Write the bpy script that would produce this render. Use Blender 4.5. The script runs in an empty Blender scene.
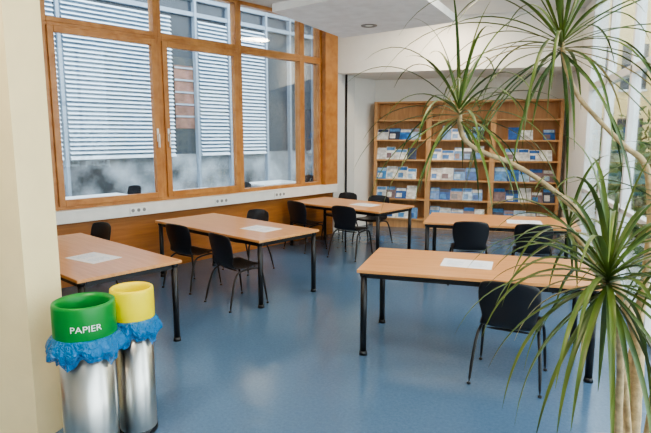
import bpy, bmesh, math, random
from mathutils import Vector, Matrix
random.seed(7)
scene=bpy.context.scene
COL=scene.collection

# ------------------------------------------------------------------ materials
def newmat(name):
    m=bpy.data.materials.new(name); m.use_nodes=True
    nt=m.node_tree; b=nt.nodes["Principled BSDF"]
    return m,nt,b
def mat(name,col,rough=.5,metal=0,var=0.06,scale=6,bump=0,bscale=60,spec=.5,coat=0):
    m,nt,b=newmat(name)
    b.inputs["Roughness"].default_value=rough
    b.inputs["Metallic"].default_value=metal
    b.inputs["Specular IOR Level"].default_value=spec
    b.inputs["Coat Weight"].default_value=coat
    tc=nt.nodes.new("ShaderNodeTexCoord")
    n=nt.nodes.new("ShaderNodeTexNoise"); n.inputs["Scale"].default_value=scale; n.inputs["Detail"].default_value=4
    r=nt.nodes.new("ShaderNodeValToRGB")
    c=Vector(col)
    lo=[max(0,x*(1-var)) for x in c]; hi=[min(1,x*(1+var)) for x in c]
    r.color_ramp.elements[0].position=.3; r.color_ramp.elements[1].position=.7
    r.color_ramp.elements[0].color=(*lo,1); r.color_ramp.elements[1].color=(*hi,1)
    nt.links.new(tc.outputs["Object"],n.inputs["Vector"]); nt.links.new(n.outputs["Fac"],r.inputs["Fac"])
    nt.links.new(r.outputs["Color"],b.inputs["Base Color"])
    if bump:
        n2=nt.nodes.new("ShaderNodeTexNoise"); n2.inputs["Scale"].default_value=bscale
        bp=nt.nodes.new("ShaderNodeBump"); bp.inputs["Strength"].default_value=bump; bp.inputs["Distance"].default_value=.01
        nt.links.new(tc.outputs["Object"],n2.inputs["Vector"]); nt.links.new(n2.outputs["Fac"],bp.inputs["Height"])
        nt.links.new(bp.outputs["Normal"],b.inputs["Normal"])
    return m
def wood(name,c1,c2,rough=.4,stretch=(1.5,22,22),coat=0):
    m,nt,b=newmat(name)
    tc=nt.nodes.new("ShaderNodeTexCoord"); mp=nt.nodes.new("ShaderNodeMapping")
    mp.inputs["Scale"].default_value=stretch
    n=nt.nodes.new("ShaderNodeTexNoise"); n.inputs["Scale"].default_value=2; n.inputs["Detail"].default_value=6; n.inputs["Distortion"].default_value=.4
    r=nt.nodes.new("ShaderNodeValToRGB")
    r.color_ramp.elements[0].position=.3; r.color_ramp.elements[1].position=.72
    r.color_ramp.elements[0].color=(*c1,1); r.color_ramp.elements[1].color=(*c2,1)
    nt.links.new(tc.outputs["Object"],mp.inputs["Vector"]); nt.links.new(mp.outputs["Vector"],n.inputs["Vector"])
    nt.links.new(n.outputs["Fac"],r.inputs["Fac"]); nt.links.new(r.outputs["Color"],b.inputs["Base Color"])
    b.inputs["Roughness"].default_value=rough; b.inputs["Coat Weight"].default_value=coat
    return m
def glassmat(name,tint=(.93,.96,.97),refl=.5):
    m=bpy.data.materials.new(name); m.use_nodes=True; nt=m.node_tree; nt.nodes.clear()
    o=nt.nodes.new("ShaderNodeOutputMaterial"); t=nt.nodes.new("ShaderNodeBsdfTransparent"); t.inputs[0].default_value=(*tint,1)
    g=nt.nodes.new("ShaderNodeBsdfGlossy"); g.inputs["Roughness"].default_value=.02
    f=nt.nodes.new("ShaderNodeFresnel"); f.inputs[0].default_value=1.45
    mu=nt.nodes.new("ShaderNodeMath"); mu.operation='MULTIPLY'; mu.inputs[1].default_value=refl
    mx=nt.nodes.new("ShaderNodeMixShader")
    nt.links.new(f.outputs[0],mu.inputs[0]); nt.links.new(mu.outputs[0],mx.inputs[0]); nt.links.new(t.outputs[0],mx.inputs[1]); nt.links.new(g.outputs[0],mx.inputs[2]); nt.links.new(mx.outputs[0],o.inputs[0])
    return m

M_wallw=mat("wall_white",(.83,.82,.78),.8,var=.02,bump=.03)
M_wallg=mat("column_grey",(.62,.62,.60),.8,var=.02,bump=.03)
M_cream=mat("pillar_cream",(.88,.73,.43),.8,var=.03,bump=.08)
M_ceil=mat("ceiling_paint",(.66,.67,.68),.9,var=.02)
M_panel=mat("acoustic_panel",(.80,.84,.88),.9)
M_trunk=mat("sill_white",(.78,.77,.74),.45)
M_frame=wood("window_wood",(.38,.155,.042),(.54,.26,.088),.35,(3,3,3))
M_dado=wood("dado_wood",(.34,.125,.03),(.46,.18,.045),.45,(1.2,1.2,14))
M_table=wood("beech_top",(.60,.27,.095),(.72,.37,.155),.28,(1.2,16,16))
M_shelf=wood("shelf_wood",(.50,.27,.12),(.64,.37,.18),.5,(14,14,1.5))
M_shelfh=wood("shelf_board",(.54,.30,.13),(.68,.41,.21),.5,(1.5,14,14))
M_black=mat("black_metal",(.010,.010,.012),.35)
M_shell=mat("black_plastic",(.012,.012,.016),.36,bump=.1,bscale=300)
M_paper=mat("paper_sheet",(.86,.88,.93),.7,var=.03,scale=40)
M_glass=glassmat("window_glass")
M_glass2=glassmat("partition_glass",(.93,.97,.97),.45)
M_steel=mat("brushed_steel",(.62,.6,.56),.28,metal=1,var=.05,scale=3)
M_green=mat("green_plastic",(.0,.22,.03),.35,var=.04)
M_yellow=mat("yellow_plastic",(.9,.72,.0),.35,var=.04)
M_white=mat("white_print",(.9,.92,.9),.5)
M_outlet=mat("outlet_plastic",(.8,.8,.78),.4)
M_outd=mat("outlet_socket",(.25,.25,.25),.5)
M_blind=mat("blind_slats",(.74,.83,.92),.4,var=.05)
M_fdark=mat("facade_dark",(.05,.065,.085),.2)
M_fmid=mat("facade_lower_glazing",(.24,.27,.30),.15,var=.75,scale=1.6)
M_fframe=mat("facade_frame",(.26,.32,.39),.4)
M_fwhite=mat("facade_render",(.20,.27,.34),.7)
M_brick=mat("facade_brick",(.22,.12,.10),.8,var=.4,scale=5)
M_ground=mat("terrace_paving",(.55,.55,.52),.8,scale=20)
M_mull=mat("mullion_white",(.75,.77,.78),.35)
M_soil=mat("soil",(.04,.025,.015),.9,bump=.6)
M_pot=mat("pot_ceramic",(.35,.33,.3),.5)
M_bark=mat("dracaena_bark",(.52,.38,.21),.8,var=.3,scale=30,bump=.5,bscale=50)
M_yb=mat("yellow_render",(.78,.62,.32),.8)

m,nt,b=newmat("blue_bag"); b.inputs["Base Color"].default_value=(.012,.20,.50,1); b.inputs["Roughness"].default_value=.2
b.inputs["Alpha"].default_value=.82
tc=nt.nodes.new("ShaderNodeTexCoord"); n2=nt.nodes.new("ShaderNodeTexNoise"); n2.inputs["Scale"].default_value=30; n2.inputs["Distortion"].default_value=1.5
bp=nt.nodes.new("ShaderNodeBump"); bp.inputs["Strength"].default_value=1; bp.inputs["Distance"].default_value=.03
nt.links.new(tc.outputs["Object"],n2.inputs["Vector"]); nt.links.new(n2.outputs["Fac"],bp.inputs["Height"]); nt.links.new(bp.outputs["Normal"],b.inputs["Normal"])
M_bag=m
# floor linoleum
m,nt,b=newmat("blue_linoleum")
tc=nt.nodes.new("ShaderNodeTexCoord"); n1=nt.nodes.new("ShaderNodeTexNoise"); n1.inputs["Scale"].default_value=45; n1.inputs["Detail"].default_value=8; n1.inputs["Roughness"].default_value=.8
r=nt.nodes.new("ShaderNodeValToRGB"); r.color_ramp.elements[0].position=.3; r.color_ramp.elements[1].position=.72
r.color_ramp.elements[0].color=(.07,.135,.235,1); r.color_ramp.elements[1].color=(.12,.205,.32,1)
nt.links.new(tc.outputs["Object"],n1.inputs["Vector"]); nt.links.new(n1.outputs["Fac"],r.inputs["Fac"]); nt.links.new(r.outputs["Color"],b.inputs["Base Color"])
n3=nt.nodes.new("ShaderNodeTexNoise"); n3.inputs["Scale"].default_value=2.5; n3.inputs["Detail"].default_value=3
bp=nt.nodes.new("ShaderNodeBump"); bp.inputs["Strength"].default_value=.22; bp.inputs["Distance"].default_value=.03
nt.links.new(tc.outputs["Object"],n3.inputs["Vector"]); nt.links.new(n3.outputs["Fac"],bp.inputs["Height"]); nt.links.new(bp.outputs["Normal"],b.inputs["Normal"])
b.inputs["Roughness"].default_value=.19; b.inputs["Specular IOR Level"].default_value=.7
M_floor=m
# leaf
m,nt,b=newmat("dracaena_leaf")
tc=nt.nodes.new("ShaderNodeTexCoord"); n1=nt.nodes.new("ShaderNodeTexNoise"); n1.inputs["Scale"].default_value=4
r=nt.nodes.new("ShaderNodeValToRGB"); r.color_ramp.elements[0].position=.3; r.color_ramp.elements[1].position=.7
r.color_ramp.elements[0].color=(.028,.07,.012,1); r.color_ramp.elements[1].color=(.15,.21,.035,1)
nt.links.new(tc.outputs["Object"],n1.inputs["Vector"]); nt.links.new(n1.outputs["Fac"],r.inputs["Fac"]); nt.links.new(r.outputs["Color"],b.inputs["Base Color"])
b.inputs["Roughness"].default_value=.38
M_leaf=m
M_dryleaf=mat("dry_leaf",(.42,.34,.14),.6,var=.2)
M_hedge=mat("hedge_leaves",(.05,.10,.02),.6,var=.5,scale=4)

MAGS=[mat("mag_%d"%i,c,.35,var=.35,scale=14) for i,c in enumerate([(.75,.77,.8),(.05,.20,.52),(.12,.28,.55),(.6,.62,.64),(.22,.16,.18),(.04,.06,.12),(.7,.72,.7),(.35,.52,.7),(.03,.12,.38),(.07,.26,.58),(.7,.74,.8)])]

# ------------------------------------------------------------------ mesh builder
class B:
    def __init__(s): s.bm=bmesh.new(); s.mats=[]
    def mi(s,m):
        if m not in s.mats: s.mats.append(m)
        return s.mats.index(m)
    def _fin(s,verts,m,smooth):
        fs=set(f for v in verts for f in v.link_faces); i=s.mi(m)
        for f in fs: f.material_index=i; f.smooth=smooth
    def box(s,a,b,m,M=None,bev=0):
        a=Vector(a); b=Vector(b); c=(a+b)/2; d=b-a
        mm=Matrix.Translation(c)@Matrix.Diagonal((abs(d.x),abs(d.y),abs(d.z),1))
        if M is not None: mm=M@mm
        r=bmesh.ops.create_cube(s.bm,size=1,matrix=mm); vs=r["verts"]
        if bev:
            es=list(set(e for v in vs for e in v.link_edges))
            s._fin(vs,m,False)
            bmesh.ops.bevel(s.bm,geom=es,offset=bev,segments=2,affect='EDGES',profile=.5)
        else: s._fin(vs,m,False)
    def cyl(s,p0,p1,r0,m,r1=None,seg=14,smooth=True):
        p0=Vector(p0); p1=Vector(p1); d=p1-p0; L=d.length
        if r1 is None: r1=r0
        q=d.to_track_quat('Z','Y').to_matrix().to_4x4()
        mm=Matrix.Translation((p0+p1)/2)@q
        r=bmesh.ops.create_cone(s.bm,cap_ends=True,segments=seg,radius1=r0,radius2=r1,depth=L,matrix=mm)
        s._fin(r["verts"],m,smooth)
        for v in r["verts"]:
            for f in v.link_faces:
                if len(f.verts)>4: f.smooth=False
    def tube(s,pts,rads,m,seg=8):
        pts=[Vector(p) for p in pts]; rings=[]
        if not hasattr(rads,'__len__'): rads=[rads]*len(pts)
        prev=None
        for i,p in enumerate(pts):
            t=(pts[min(i+1,len(pts)-1)]-pts[max(i-1,0)]).normalized()
            if prev is None:
                x=t.orthogonal().normalized()
            else:
                x=(prev-t*prev.dot(t)).normalized()
            prev=x; y=t.cross(x)
            rings.append([s.bm.verts.new(p+(x*math.cos(a)+y*math.sin(a))*rads[i]) for a in [2*math.pi*k/seg for k in range(seg)]])
        i=s.mi(m)
        for a,b_ in zip(rings,rings[1:]):
            for k in range(seg):
                f=s.bm.faces.new((a[k],a[(k+1)%seg],b_[(k+1)%seg],b_[k])); f.material_index=i; f.smooth=True
        f=s.bm.faces.new(rings[0][::-1]); f.material_index=i
        f=s.bm.faces.new(rings[-1]); f.material_index=i
    def lathe(s,prof,c,m,seg=40,wob=None,wobz=None):
        rings=[]
        for (r,z) in prof:
            ring=[]
            for k in range(seg):
                rr=r+(wob(k/seg,z) if wob else 0); zz=z+(wobz(k/seg,z) if wobz else 0)
                ring.append(s.bm.verts.new((c[0]+rr*math.cos(2*math.pi*k/seg),c[1]+rr*math.sin(2*math.pi*k/seg),c[2]+zz)))
            rings.append(ring)
        i=s.mi(m)
        for a,b_ in zip(rings,rings[1:]):
            for k in range(seg):
                f=s.bm.faces.new((a[k],a[(k+1)%seg],b_[(k+1)%seg],b_[k])); f.material_index=i; f.smooth=True
    def poly(s,pts,m,smooth=False):
        f=s.bm.faces.new([s.bm.verts.new(p) for p in pts]); f.material_index=s.mi(m); f.smooth=smooth
    def prism(s,pts,z0,z1,m):
        lo=[s.bm.verts.new((x,y,z0)) for x,y in pts]; hi=[s.bm.verts.new((x,y,z1)) for x,y in pts]; n=len(pts); i=s.mi(m)
        fs=[s.bm.faces.new(lo[::-1]),s.bm.faces.new(hi)]+[s.bm.faces.new((lo[k],lo[(k+1)%n],hi[(k+1)%n],hi[k])) for k in range(n)]
        for f in fs: f.material_index=i
    def obj(s,name,M=None,recalc=True):
        if recalc: bmesh.ops.recalc_face_normals(s.bm,faces=s.bm.faces)
        me=bpy.data.meshes.new(name); s.bm.to_mesh(me); s.bm.free()
        for m in s.mats: me.materials.append(m)
        o=bpy.data.objects.new(name,me); COL.objects.link(o)
        if M is not None: o.matrix_world=M
        return o

# ------------------------------------------------------------------ frames
P0=Vector((-4.78,5.13,0))
ANG=math.atan2(.899,.438)
MA=Matrix.Translation(P0)@Matrix.Rotation(ANG,4,'Z')     # local x: along window wall, local -y: into room
CEIL=3.85
wl=lambda s,y: tuple((MA@Vector((s,y,0)))[:2])

# ------------------------------------------------------------------ room shell
poly=[wl(-5.5,.3),(wl(-5.5,.3)[0],-3),(1.6,-3),(1.6,11.35),(-1.95,11.35),wl(6.8,.3)]
b=B(); b.prism(poly,-.1,0,M_floor); b.obj("floor")
b=B(); b.prism(poly,CEIL,CEIL+.15,M_ceil); b.obj("ceiling")
b=B(); b.box((-2.6,11.15,0),(1.7,11.35,CEIL),M_wallw); b.obj("wall_back")
b=B(); b.box((-8,-3.2,0),(1.7,-3,CEIL),M_wallw); b.obj("wall_rear")  # unseen wall, added to stop light flooding in from the open back
b=B(); b.box((-7.7,-3.2,0),(-7.46,.4,CEIL),M_wallw); b.obj("wall_left_rear")  # unseen, added with the rear wall to shut out that light
b=B(); b.box((-2.9,9.8,2.96),(1.7,11.15,CEIL),M_wallw); b.obj("wall_soffit")
b=B(); b.box((1.5,9.0,0),(1.7,11.15,CEIL),M_wallw); b.obj("wall_right")
# window wall
b=B(); b.box((-5.6,.12,0),(5.09,.3,.95),M_dado); b.obj("wall_left",MA)
b=B(); b.box((-5.6,.12,.95),(.03,.3,CEIL),M_wallw); b.obj("wall_left_upper",MA)
b=B(); b.box((5.09,.10,0),(5.7,.34,CEIL),M_wallg); b.box((5.7,.26,0),(7.0,.4,CEIL),M_wallw); b.obj("wall_left_return",MA)
b=B(); b.box((4.76,0.0,.95),(5.09,.3,CEIL),M_frame); b.obj("wall_left_post",MA)
b=B(); b.box((-4,0,.80),(5.09,.13,.95),M_trunk,bev=.006); b.box((-4,-.012,.935),(5.09,.13,.955),M_trunk)
for s0 in (.95,2.3,3.5):
    b.box((s0,-.012,.835),(s0+.24,0.0,.915),M_outlet,bev=.003)
    for k in range(3): b.cyl((s0+.04+k*.08,-.014,.875),(s0+.04+k*.08,-.009,.875),.024,M_outd,seg=12)
b.obj("trim_1",MA)
b=B(); b.cyl((5.42,.07,0),(5.42,.07,2.96),.018,M_black); b.obj("dark_gap_rod",MA)  # black rod added to stand in for a dark vertical gap
b=B(); b.box((1.47,9.02,0),(1.5,10.7,.08),M_trunk); b.obj("baseboard_right")

# windows
spans=[(.06,1.53,'o'),(1.53,2.90,'o'),(2.90,4.27,'f'),(4.27,4.76,'f')]
n=1
for (z0,z1,row) in ((.955,3.14,0),(3.14,CEIL,1)):
    for (s0,s1,k) in spans:
        b=B()
        of=.055
        b.box((s0,.10,z0),(s0+of,.22,z1),M_frame,bev=.004)
        b.box((s1-of,.10,z0),(s1,.22,z1),M_frame,bev=.004)
        b.box((s0+of,.10,z0),(s1-of,.22,z0+of),M_frame,bev=.004)
        b.box((s0+of,.10,z1-of),(s1-of,.22,z1),M_frame,bev=.004)
        g=of
        if k=='o' and row==0:
            sf=.075; a0=s0+of-.01; a1=s1-of+.01; c0=z0+of-.01; c1=z1-of+.01
            b.box((a0,.07,c0),(a0+sf,.14,c1),M_frame,bev=.006)
            b.box((a1-sf,.07,c0),(a1,.14,c1),M_frame,bev=.006)
            b.box((a0+sf,.07,c0),(a1-sf,.14,c0+sf),M_frame,bev=.006)
            b.box((a0+sf,.07,c1-sf),(a1-sf,.14,c1),M_frame,bev=.006)
            g=of+sf-.01
            hx=a1-sf/2 if n==1 else a0+sf/2
            b.box((hx-.018,.06,1.76),(hx+.018,.07,1.94),M_mull,bev=.003)
            b.box((hx-.013,.025,1.68),(hx+.013,.045,1.87),M_mull,bev=.005)
            b.cyl((hx,.06,1.85),(hx,.035,1.85),.011,M_mull)
        b.box((s0+g-.005,.155,z0+g-.005),(s1-g+.005,.163,z1-g+.005),M_glass)
        b.obj("window_%d"%n,MA); n+=1

b=B(); b.box((-5.0,2.43,0),(-2.5,2.70,CEIL),M_cream); b.obj("wall_front_stub")

# right glass wall
b=B()
GY=[-3+k*1.2 for k in range(11)]
for y in GY: b.box((1.5,y-.035,0),(1.6,y+.035 if y<8.9 else y,CEIL),M_mull,bev=.005)
for z in (.0,2.5,CEIL-.1): b.box((1.5,-3,z),(1.6,9.0,z+.09),M_mull)
b.box((1.5,-3,1.0),(1.58,9.0,1.05),M_mull)
b.box((1.545,-3,.05),(1.553,9.0,CEIL-.05),M_glass2)
b.obj("window_9")

# hanging acoustic panel with downlight
b=B()
q=[(-2.235,8.774),(-2.635,6.722),(-.82,5.942),(-.419,7.994)]
zb=3.40; zt=3.50
b.prism(q,zb,zt,M_panel)
cx=sum(p[0] for p in q)/4; cy=sum(p[1] for p in q)/4
for p in q:
    px=cx+(p[0]-cx)*.8; py=cy+(p[1]-cy)*.8
    b.cyl((px,py,zt),(px,py,CEIL),.006,M_steel,seg=6)
dl=(-1.62,7.91)
b.lathe([(.06,-.002),(.06,-.008),(.11,-.012),(.118,0)],(dl[0],dl[1],zb),M_outd,seg=24)
b.lathe([(.06,-.003),(.001,-.003)],(dl[0],dl[1],zb),M_white,seg=24)
b.obj("acoustic_ceiling_panel")

# ------------------------------------------------------------------ tables
def table(name,M,L,W,H=.75):
    b=B()
    b.box((0,0,H-.028),(L,W,H),M_table,bev=.004)
    i=.05
    for x in (i,L-i):
        for y in (i,W-i):
            b.cyl((x,y,.03),(x,y,H-.028),.027,M_black,seg=16)
            b.cyl((x,y,0),(x,y,.035),.035,M_black,r1=.03,seg=16)
            b.cyl((x,y,H-.06),(x,y,H-.028),.035,M_black,seg=16)
    for y in (i,W-i): b.box((i,y-.012,H-.075),(L-i,y+.012,H-.028),M_black)
    for x in (i,L-i): b.box((x-.012,i,H-.075),(x+.012,W-i,H-.028),M_black)
    return b.obj(name,M)
def MAt(s,d):
    R=Matrix(((0,1,0,0),(-1,0,0,0),(0,0,1,0),(0,0,0,1)))
    return MA@Matrix.Translation((s,-d,0))@R
table("wooden_table",MAt(-.81,.42),2.03,.93)
table("wooden_table",MAt(1.16,.25),2.05,.93)
table("wooden_table",MAt(3.74,.05),1.90,.94)
table("wooden_table",Matrix.Translation((-.95,4.25,0))@Matrix.Rotation(math.radians(-1),4,'Z'),1.85,.93)
table("wooden_table",Matrix.Translation((-.68,6.9,0))@Matrix.Rotation(math.radians(-2),4,'Z'),1.85,.93)

def paper(M):
    b=B(); b.box((0,0,0),(.42,.297,.0015),M_paper)
    for k in range(7):
        b.box((.04,.05+k*.028,.0015),(.18 if k%3 else .15,.056+k*.028,.0018),MAGS[7])
    for k in range(7):
        b.box((.24,.05+k*.028,.0015),(.38 if k%2 else .34,.056+k*.028,.0018),MAGS[7])
    b.obj("paper_sheet",M)
T=.7502
paper(MA@Matrix.Translation((-.55,-1.6,T))@Matrix.Rotation(math.radians(-80),4,'Z'))
paper(MA@Matrix.Translation((1.5,-1.55,T))@Matrix.Rotation(math.radians(-85),4,'Z'))
paper(MA@Matrix.Translation((4.1,-1.1,T))@Matrix.Rotation(math.radians(-88),4,'Z'))
paper(Matrix.Translation((-.3,4.58,T))@Matrix.Rotation(math.radians(-4),4,'Z'))
paper(Matrix.Translation((.35,7.1,T)))

# ------------------------------------------------------------------ chairs
def chair_mesh():
    b=B()
    prof=[(.22,.425),(.20,.447),(.15,.452),(.05,.443),(-.06,.432),(-.13,.436),(-.175,.465),(-.20,.52),(-.215,.60),(-.235,.70),(-.255,.79),(-.262,.82)]
    wid=[.19,.215,.225,.228,.225,.215,.195,.185,.215,.225,.212,.17]
    nx=9; rows=[]
    for (y,z),w in zip(prof,wid):
        row=[]
        for k in range(nx):
            t=-1+2*k/(nx-1)
            e=abs(t)**3
            if z<.47: dy=0; dz=.012*t*t
            else: dy=.045*t*t; dz=0
            row.append(b.bm.verts.new((w*t,y+dy,z+dz-(.02*e if z>.8 else 0))))
        rows.append(row)
    i=b.mi(M_shell); fs=[]
    for a,c in zip(rows,rows[1:]):
        for k in range(nx-1):
            f=b.bm.faces.new((a[k],a[k+1],c[k+1],c[k])); f.material_index=i; f.smooth=True; fs.append(f)
    bmesh.ops.recalc_face_normals(b.bm,faces=fs)
    ret=bmesh.ops.extrude_face_region(b.bm,geom=fs)
    vs=[g for g in ret["geom"] if isinstance(g,bmesh.types.BMVert)]
    for v in vs: v.co+=Vector((0,-.012,0)) if v.co.z>.47 else Vector((0,0,-.012))
    for sx in (-1,1):
        b.tube([(sx*.25,.235,0),(sx*.235,.20,.25),(sx*.225,.18,.40),(sx*.205,.14,.425),(sx*.2,-.05,.415),(sx*.215,-.15,.40),(sx*.235,-.20,.25),(sx*.25,-.26,0)],.013,M_black)
        b.cyl((sx*.25,.235,0),(sx*.249,.232,.025),.017,M_black); b.cyl((sx*.25,-.26,0),(sx*.249,-.257,.025),.017,M_black)
    b.cyl((-.205,.14,.42),(.205,.14,.42),.010,M_black); b.cyl((-.205,-.10,.41),(.205,-.10,.41),.010,M_black)
    bmesh.ops.recalc_face_normals(b.bm,faces=b.bm.faces)
    me=bpy.data.meshes.new("chair"); b.bm.to_mesh(me); b.bm.free()
    for m in b.mats: me.materials.append(m)
    return me
CH=chair_mesh()
def chair(M):
    o=bpy.data.objects.new("stacking_chair",CH); COL.objects.link(o); o.matrix_world=M
    md=o.modifiers.new("s",'SUBSURF'); md.levels=1; md.render_levels=1
def chA(s,d,face,jit=0):
    a=-90 if face>0 else 90
    chair(MA@Matrix.Translation((s,-d,0))@Matrix.Rotation(math.radians(a+jit),4,'Z'))
chA(1.2,1.0,1,6); chA(1.15,1.92,1,-5)
chA(2.2,.85,-1,3)
chA(.2,.33,-1,4)
chA(3.72,.5,1,-3); chA(3.78,1.4,1,6)
chA(4.8,.32,-1); chA(4.78,1.05,-1,5)
chair(Matrix.Translation((.27,4.18,0))@Matrix.Rotation(math.radians(-10),4,'Z'))
chair(Matrix.Translation((-.1,6.95,0))@Matrix.Rotation(math.radians(4),4,'Z'))
chair(Matrix.Translation((.65,6.95,0))@Matrix.Rotation(math.radians(-4),4,'Z'))

# ------------------------------------------------------------------ magazine shelf
X0,X1=-2.08,1.42; YF,YB=10.78,11.12
b=B()
divs=[X0,-1.0,.2,X1]
for x in divs:
    w=.03 if x in (X0,X1) else .05
    xa=min(max(x-w,X0),X1-2*w) 
    b.box((xa,YF,0),(xa+2*w,YB,2.5),M_shelf,bev=.003)
b.box((X0,YB-.02,0),(X1,YB,2.5),M_shelf)
zs=[.16,.56,.95,1.34,1.73,2.12,2.47]
for z in zs: b.box((X0+.02,YF-.01,z),(X1-.02,YB-.02,z+.03),M_shelfh,bev=.002)
b.box((X0+.02,YF+.03,0),(X1-.02,YF+.05,.16),M_shelf)
b.obj("magazine_shelf")
b=B()
for ri,z in enumerate(zs[:-1]):
    if ri==5: continue
    for a,c in zip(divs,divs[1:]):
        x=a+.055
        while x<c-.26:
            w=random.uniform(.17,.24); hgt=random.uniform(.21,.30)
            if random.random()<(.99 if ri<4 else .8):
                m=random.choice(MAGS)
                tilt=math.radians(random.uniform(22,34))
                M=Matrix.Translation((x,YF+.005,z+.034))@Matrix.Rotation(-tilt,4,'X')
                b.box((0,0,0),(w,.012,hgt),m,M)
                b.box((.01,-.002,hgt*.70),(w-.01,0,hgt*.95),random.choice(MAGS),M)
                b.box((.02,-.002,hgt*.1),(w*.6,0,hgt*.5),random.choice(MAGS),M)
            x+=w+random.uniform(.0,.008)
b.obj("magazines")

# ------------------------------------------------------------------ bins
def bin_(name,x,y,R,ml,text=None):
    b=B()
    Q=R*.88
    b.lathe([(Q*.97,0),(Q,.01),(Q,.73),(Q*.95,.73),(Q*.95,.02),(.001,.02)],(0,0,0),M_steel,seg=48)
    b.lathe([(Q*1.0,.0),(Q*1.03,.005),(Q*1.03,.03),(Q*1.0,.035)],(0,0,0),M_black,seg=48)
    b.lathe([(R*.92,.70),(R*1.0,.70),(R*1.01,.705),(R*1.0,.915),(R*.98,.93),(R*.93,.935),(R*.86,.93),(R*.80,.91),(R*.78,.87),(R*.78,.70),(R*.92,.70)],(0,0,0),ml,seg=56)
    ph=random.random()*6
    def wob(t,z):
        k=max(0,(.755-z)/.12); a=2*math.pi*t
        return R*.13*k*(math.sin(5*a+ph)*.6+math.sin(11*a+ph*2)*.45+math.sin(19*a)*.3+math.sin(31*a)*.2)
    def wobz(t,z):
        k=max(0,(.755-z)/.12); a=2*math.pi*t
        return .02*k*(math.sin(4*a+ph)+math.sin(9*a+ph)*.6+math.sin(17*a)*.3)
    b.lathe([(R*1.0,.75),(R*1.03,.75),(R*1.10,.735),(R*1.19,.71),(R*1.25,.68),(R*1.23,.655),(R*1.13,.645)],(0,0,0),M_bag,seg=140,wob=wob,wobz=wobz)
    b.lathe([(R*1.0,.73),(R*1.02,.71),(R*1.05,.68),(R*1.04,.65),(R*.99,.615)],(0,0,0),M_bag,seg=140,wob=lambda t,z:abs(wob(t+.3,z))*.5,wobz=wobz)
    b.lathe([(R*.77,.80),(R*.75,.7),(R*.7,.3),(R*.6,.2),(.001,.19)],(0,0,0),M_bag,seg=40)
    if text:
        cu=bpy.data.curves.new("t",'FONT'); cu.body=text; cu.size=.05; cu.align_x='CENTER'
        to=bpy.data.objects.new("t",cu); COL.objects.link(to)
        me=bpy.data.meshes.new_from_object(to.evaluated_get(bpy.context.evaluated_depsgraph_get()))
        bpy.data.objects.remove(to)
        tb=bmesh.new(); tb.from_mesh(me)
        bmesh.ops.subdivide_edges(tb,edges=[e for e in tb.edges if e.calc_length()>.01],cuts=2)
        bmesh.ops.triangulate(tb,faces=tb.faces)
        ad=math.atan2(-y,-x)+.02
        vm={}
        for v in tb.verts:
            zz=.80+v.co.y; rr=R*(1.01-.01*(zz-.705)/.2)+.0015
            a=ad+v.co.x*1.1/rr
            vm[v.index]=b.bm.verts.new((rr*math.cos(a),rr*math.sin(a),zz))
        i=b.mi(M_white)
        for f in tb.faces:
            try:
                nf=b.bm.faces.new([vm[v.index] for v in f.verts]); nf.material_index=i
            except ValueError: pass
        tb.free()
    b.obj(name,Matrix.Translation((x,y,0)))
bin_("waste_bin",-2.115,2.44,.168,M_green,"PAPIER")
bin_("waste_bin",-2.02,2.745,.128,M_yellow)

# ------------------------------------------------------------------ dracaena
MP=Matrix.Rotation(math.radians(16),4,'Z')
def smooth(pts,n=5):
    pts=[Vector(p) for p in pts]; out=[]
    for i in range(len(pts)-1):
        p0=pts[max(i-1,0)];p1=pts[i];p2=pts[i+1];p3=pts[min(i+2,len(pts)-1)]
        for k in range(n):
            t=k/n
            out.append(.5*((2*p1)+(-p0+p2)*t+(2*p0-5*p1+4*p2-p3)*t*t+(-p0+3*p1-3*p2+p3)*t**3))
    out.append(pts[-1]); return out
b=B()
def trunk(pts,r0,r1):
    s=smooth(pts); k=len(s)
    b.tube(s,[ (r0+(r1-r0)*min(1,1.6*i/(k-1)))*(1+.05*math.sin(i*2.1)) for i in range(k)],M_bark,seg=10)
trunk([(1.38,2.25,.36),(1.38,2.26,.685),(1.39,2.29,.927),(1.344,2.31,1.08),(1.242,2.34,1.292),(1.144,2.37,1.485),(.998,2.39,1.617),(.842,2.41,1.718),(.678,2.42,1.785),(.607,2.43,1.85),(.593,2.44,1.969)],.032,.011)
trunk([(1.40,2.38,.36),(1.43,2.38,.9),(1.45,2.37,1.345),(1.45,2.4,1.6),(1.42,2.42,1.73),(1.331,2.42,1.80),(1.22,2.43,1.907),(1.118,2.45,2.026),(1.069,2.48,2.16),(1.051,2.49,2.267)],.024,.010)
trunk([(1.27,2.15,.36),(1.22,2.1,.70),(1.18,2.05,.95),(1.12,2.0,1.15),(1.06,1.98,1.30)],.017,.013)
trunk([(1.33,2.1,.36),(1.36,2.1,.8),(1.34,2.1,1.1),(1.36,2.05,1.35),(1.38,2.0,1.47)],.018,.013)
trunk([(1.36,2.2,.36),(1.30,2.25,.9),(1.28,2.3,1.1),(1.2,2.4,1.3),(1.15,2.5,1.42)],.015,.011)
def leaf(p,d,L,w,g,m):
    p=Vector(p); d=Vector(d).normalized(); n=13
    side=d.cross(Vector((0,0,1)))
    if side.length<.05: side=Vector((1,0,0))
    side.normalize()
    step=L/n; i=b.mi(m); prev=None
    for k in range(n+1):
        t=k/n
        ww=w*min(1,.45+2.2*t)*(1-t**2.6)+.0006
        nrm=side.cross(d).normalized()
        row=[b.bm.verts.new(p-side*ww),b.bm.verts.new(p-nrm*ww*.45),b.bm.verts.new(p+side*ww)]
        if prev:
            for q in (0,1):
                f=b.bm.faces.new((prev[q],prev[q+1],row[q+1],row[q])); f.material_index=i; f.smooth=True
        prev=row
        p=p+d*step
        if p.x>1.72: p.x=1.72
        d=(d+Vector((0,0,-g*step*(0.4+1.6*t)))).normalized()
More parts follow.
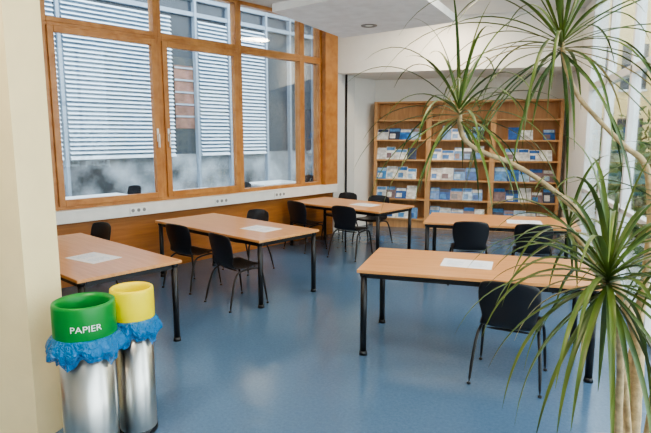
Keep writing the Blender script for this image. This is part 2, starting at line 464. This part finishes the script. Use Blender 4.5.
def crown(c,n,L,w,g,emin,emax,dry=.05,sp=.06):
    for k in range(n):
        az=k*2.39996+random.uniform(-.2,.2); t=(k+.5)/n
        el=math.radians(emin+(emax-emin)*t+random.uniform(-8,8))
        d=Vector((math.cos(az)*math.cos(el),math.sin(az)*math.cos(el),math.sin(el)))
        pp=Vector(c)+Vector((0,0,-sp+2*sp*t*.6))
        leaf(pp,d,L*random.uniform(.75,1.12),w,g*random.uniform(.7,1.3),M_dryleaf if random.random()<dry and t<.4 else M_leaf)
crown((.593,2.44,1.97),44,.56,.0078,3.4,-35,80)
crown((1.051,2.49,2.27),60,.82,.0085,2.4,-35,78)
crown((1.06,1.97,1.33),70,.62,.0115,3.3,-50,80,dry=.08)
crown((1.38,1.98,1.50),42,.50,.0105,3.3,-45,80)
crown((1.15,2.52,1.43),24,.50,.0095,3.2,-40,75)
b.lathe([(.001,0),(.17,0),(.19,.02),(.24,.36),(.25,.40),(.225,.40),(.215,.36),(.001,.36)],(1.36,2.22,0),M_pot,seg=40)
b.lathe([(.001,.372),(.214,.362)],(1.36,2.22,0),M_soil,seg=30)
b.obj("potted_dracaena",MP,recalc=False)

# ------------------------------------------------------------------ exterior
b=B()
D=4.2
def fpanel(s0,s1,z0,z1):
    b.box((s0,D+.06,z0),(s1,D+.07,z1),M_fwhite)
    z=z0
    while z<z1:
        b.box((s0+.02,-.036,-.003),(s1-.02,.036,.003),M_blind,Matrix.Translation((0,D,z))@Matrix.Rotation(math.radians(38),4,'X'))
        z+=.085
    b.box((s0+.02,D-.03,z0-.05),(s1-.02,D+.03,z0-.01),M_blind)
b.box((-4,D+.10,-.1),(22,D+.4,9),M_fdark)
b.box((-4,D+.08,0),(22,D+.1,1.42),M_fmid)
pan=[(-2.5,-.3),(-.2,1.9),(2.0,3.95),(4.05,4.38),(5.05,5.9),(6.3,7.1),(9.0,11.2),(11.4,14)]
for a,c in pan:
    fpanel(a,c,1.42,4.4)
    fpanel(a,c,5.0,7.2)
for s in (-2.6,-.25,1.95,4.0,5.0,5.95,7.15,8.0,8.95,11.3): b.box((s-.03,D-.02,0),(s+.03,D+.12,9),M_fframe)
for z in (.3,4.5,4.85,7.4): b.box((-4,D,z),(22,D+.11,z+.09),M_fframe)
b.box((4.45,D+.08,2.0),(4.95,D+.1,3.4),M_brick)
for k in range(5): b.box((4.45,D+.06,2.25+k*.27),(4.95,D+.08,2.29+k*.27),M_fframe)
b.obj("opposite_facade",MA)
b=B(); b.box((-12,.35,-.2),(25,9,-.1),M_ground); b.obj("exterior_ground_left",MA)
for s,dd in ((1.3,2.6),(3.1,2.2),(5.5,2.5)):
    b=B()
    b.box((s,dd,.72),(s+1.2,dd+.8,.75),M_mull)
    for x in (s+.05,s+1.15):
        for y in (dd+.05,dd+.75): b.cyl((x,y,-.1),(x,y,.72),.02,M_fframe)
    b.obj("terrace_table",MA)
for s,dd,r in ((.85,3.1,-90),(2.75,3.6,90),(4.75,2.6,90),(7.2,3.0,90)):
    o=bpy.data.objects.new("terrace_chair",CH); COL.objects.link(o); o.matrix_world=MA@Matrix.Translation((s,dd,-.1))@Matrix.Rotation(math.radians(r),4,'Z')@Matrix.Scale(1.15,4)
# right side
b=B(); b.box((1.75,-6,-.2),(25,40,-.1),M_ground); b.obj("exterior_ground_right")
b=B(); b.box((7,6,-.1),(7.5,24,7),M_yb); b.box((2.2,24,-.1),(7.5,24.5,7),M_yb)
for z in (.8,3.6):
    y=6.5
    while y<22.5:
        b.box((6.94,y,z),(7.0,y+1.5,z+1.7),M_fdark); b.box((6.9,y-.06,z-.08),(6.97,y+1.56,z),M_mull); b.box((6.9,y+.72,z),(6.97,y+.78,z+1.7),M_mull)
        y+=2.3
    x=2.5
    while x<6.6:
        b.box((x,23.94,z),(x+.9,24,z+1.7),M_fdark); b.box((x-.05,23.9,z-.08),(x+.95,23.97,z),M_mull); b.box((x+.42,23.9,z),(x+.48,23.97,z+1.7),M_mull)
        x+=1.3
b.obj("neighbour_building")
b=B()
for k in range(9000):
    x=random.gauss(3.2,.45); y=random.uniform(5,19); z=abs(random.gauss(0,1))*.9+.3*math.sin(y*2)
    if z>2.3 or z<-.1 or x<1.8: continue
    s=random.uniform(.05,.12); a=Vector((random.uniform(-1,1),random.uniform(-1,1),random.uniform(-1,1))).normalized(); c=a.orthogonal().normalized()
    p=Vector((x,y,z)); b.poly([p-a*s,p+c*s*.5,p+a*s,p-c*s*.5],M_hedge)
b.obj("hedge",recalc=False)

# ------------------------------------------------------------------ lights
w=bpy.data.worlds.new("World"); scene.world=w; w.use_nodes=True
bg=w.node_tree.nodes["Background"]; bg.inputs[0].default_value=(.86,.93,1,1); bg.inputs[1].default_value=6.2
def area(name,loc,size,e,col):
    l=bpy.data.lights.new(name,'AREA'); l.shape='DISK'; l.size=size; l.energy=e; l.color=col
    o=bpy.data.objects.new(name,l); COL.objects.link(o); o.location=loc
for x,y,e in [(-1.2,.8,36),(-2.3,1.0,70),(-.3,3.2,34),(-2.8,4.6,24),(.3,6.4,42),(-.6,8.9,60)]:  # added fill lights at ceiling level, no fixtures; brighten pillar, tables and shelf
    area("fill_light",(x,y,CEIL-.03),.6,e,(1,.82,.6))
try: scene.view_settings.look='AgX - Medium High Contrast'
except Exception: pass

cd=bpy.data.cameras.new("camera"); cam=bpy.data.objects.new("camera",cd); COL.objects.link(cam)
cd.lens=540/651*36; cd.sensor_width=36; cd.clip_start=.05
cam.location=(0,0,1.85)
cam.rotation_euler=(math.radians(90-8.58),0,math.radians(16))
scene.camera=cam
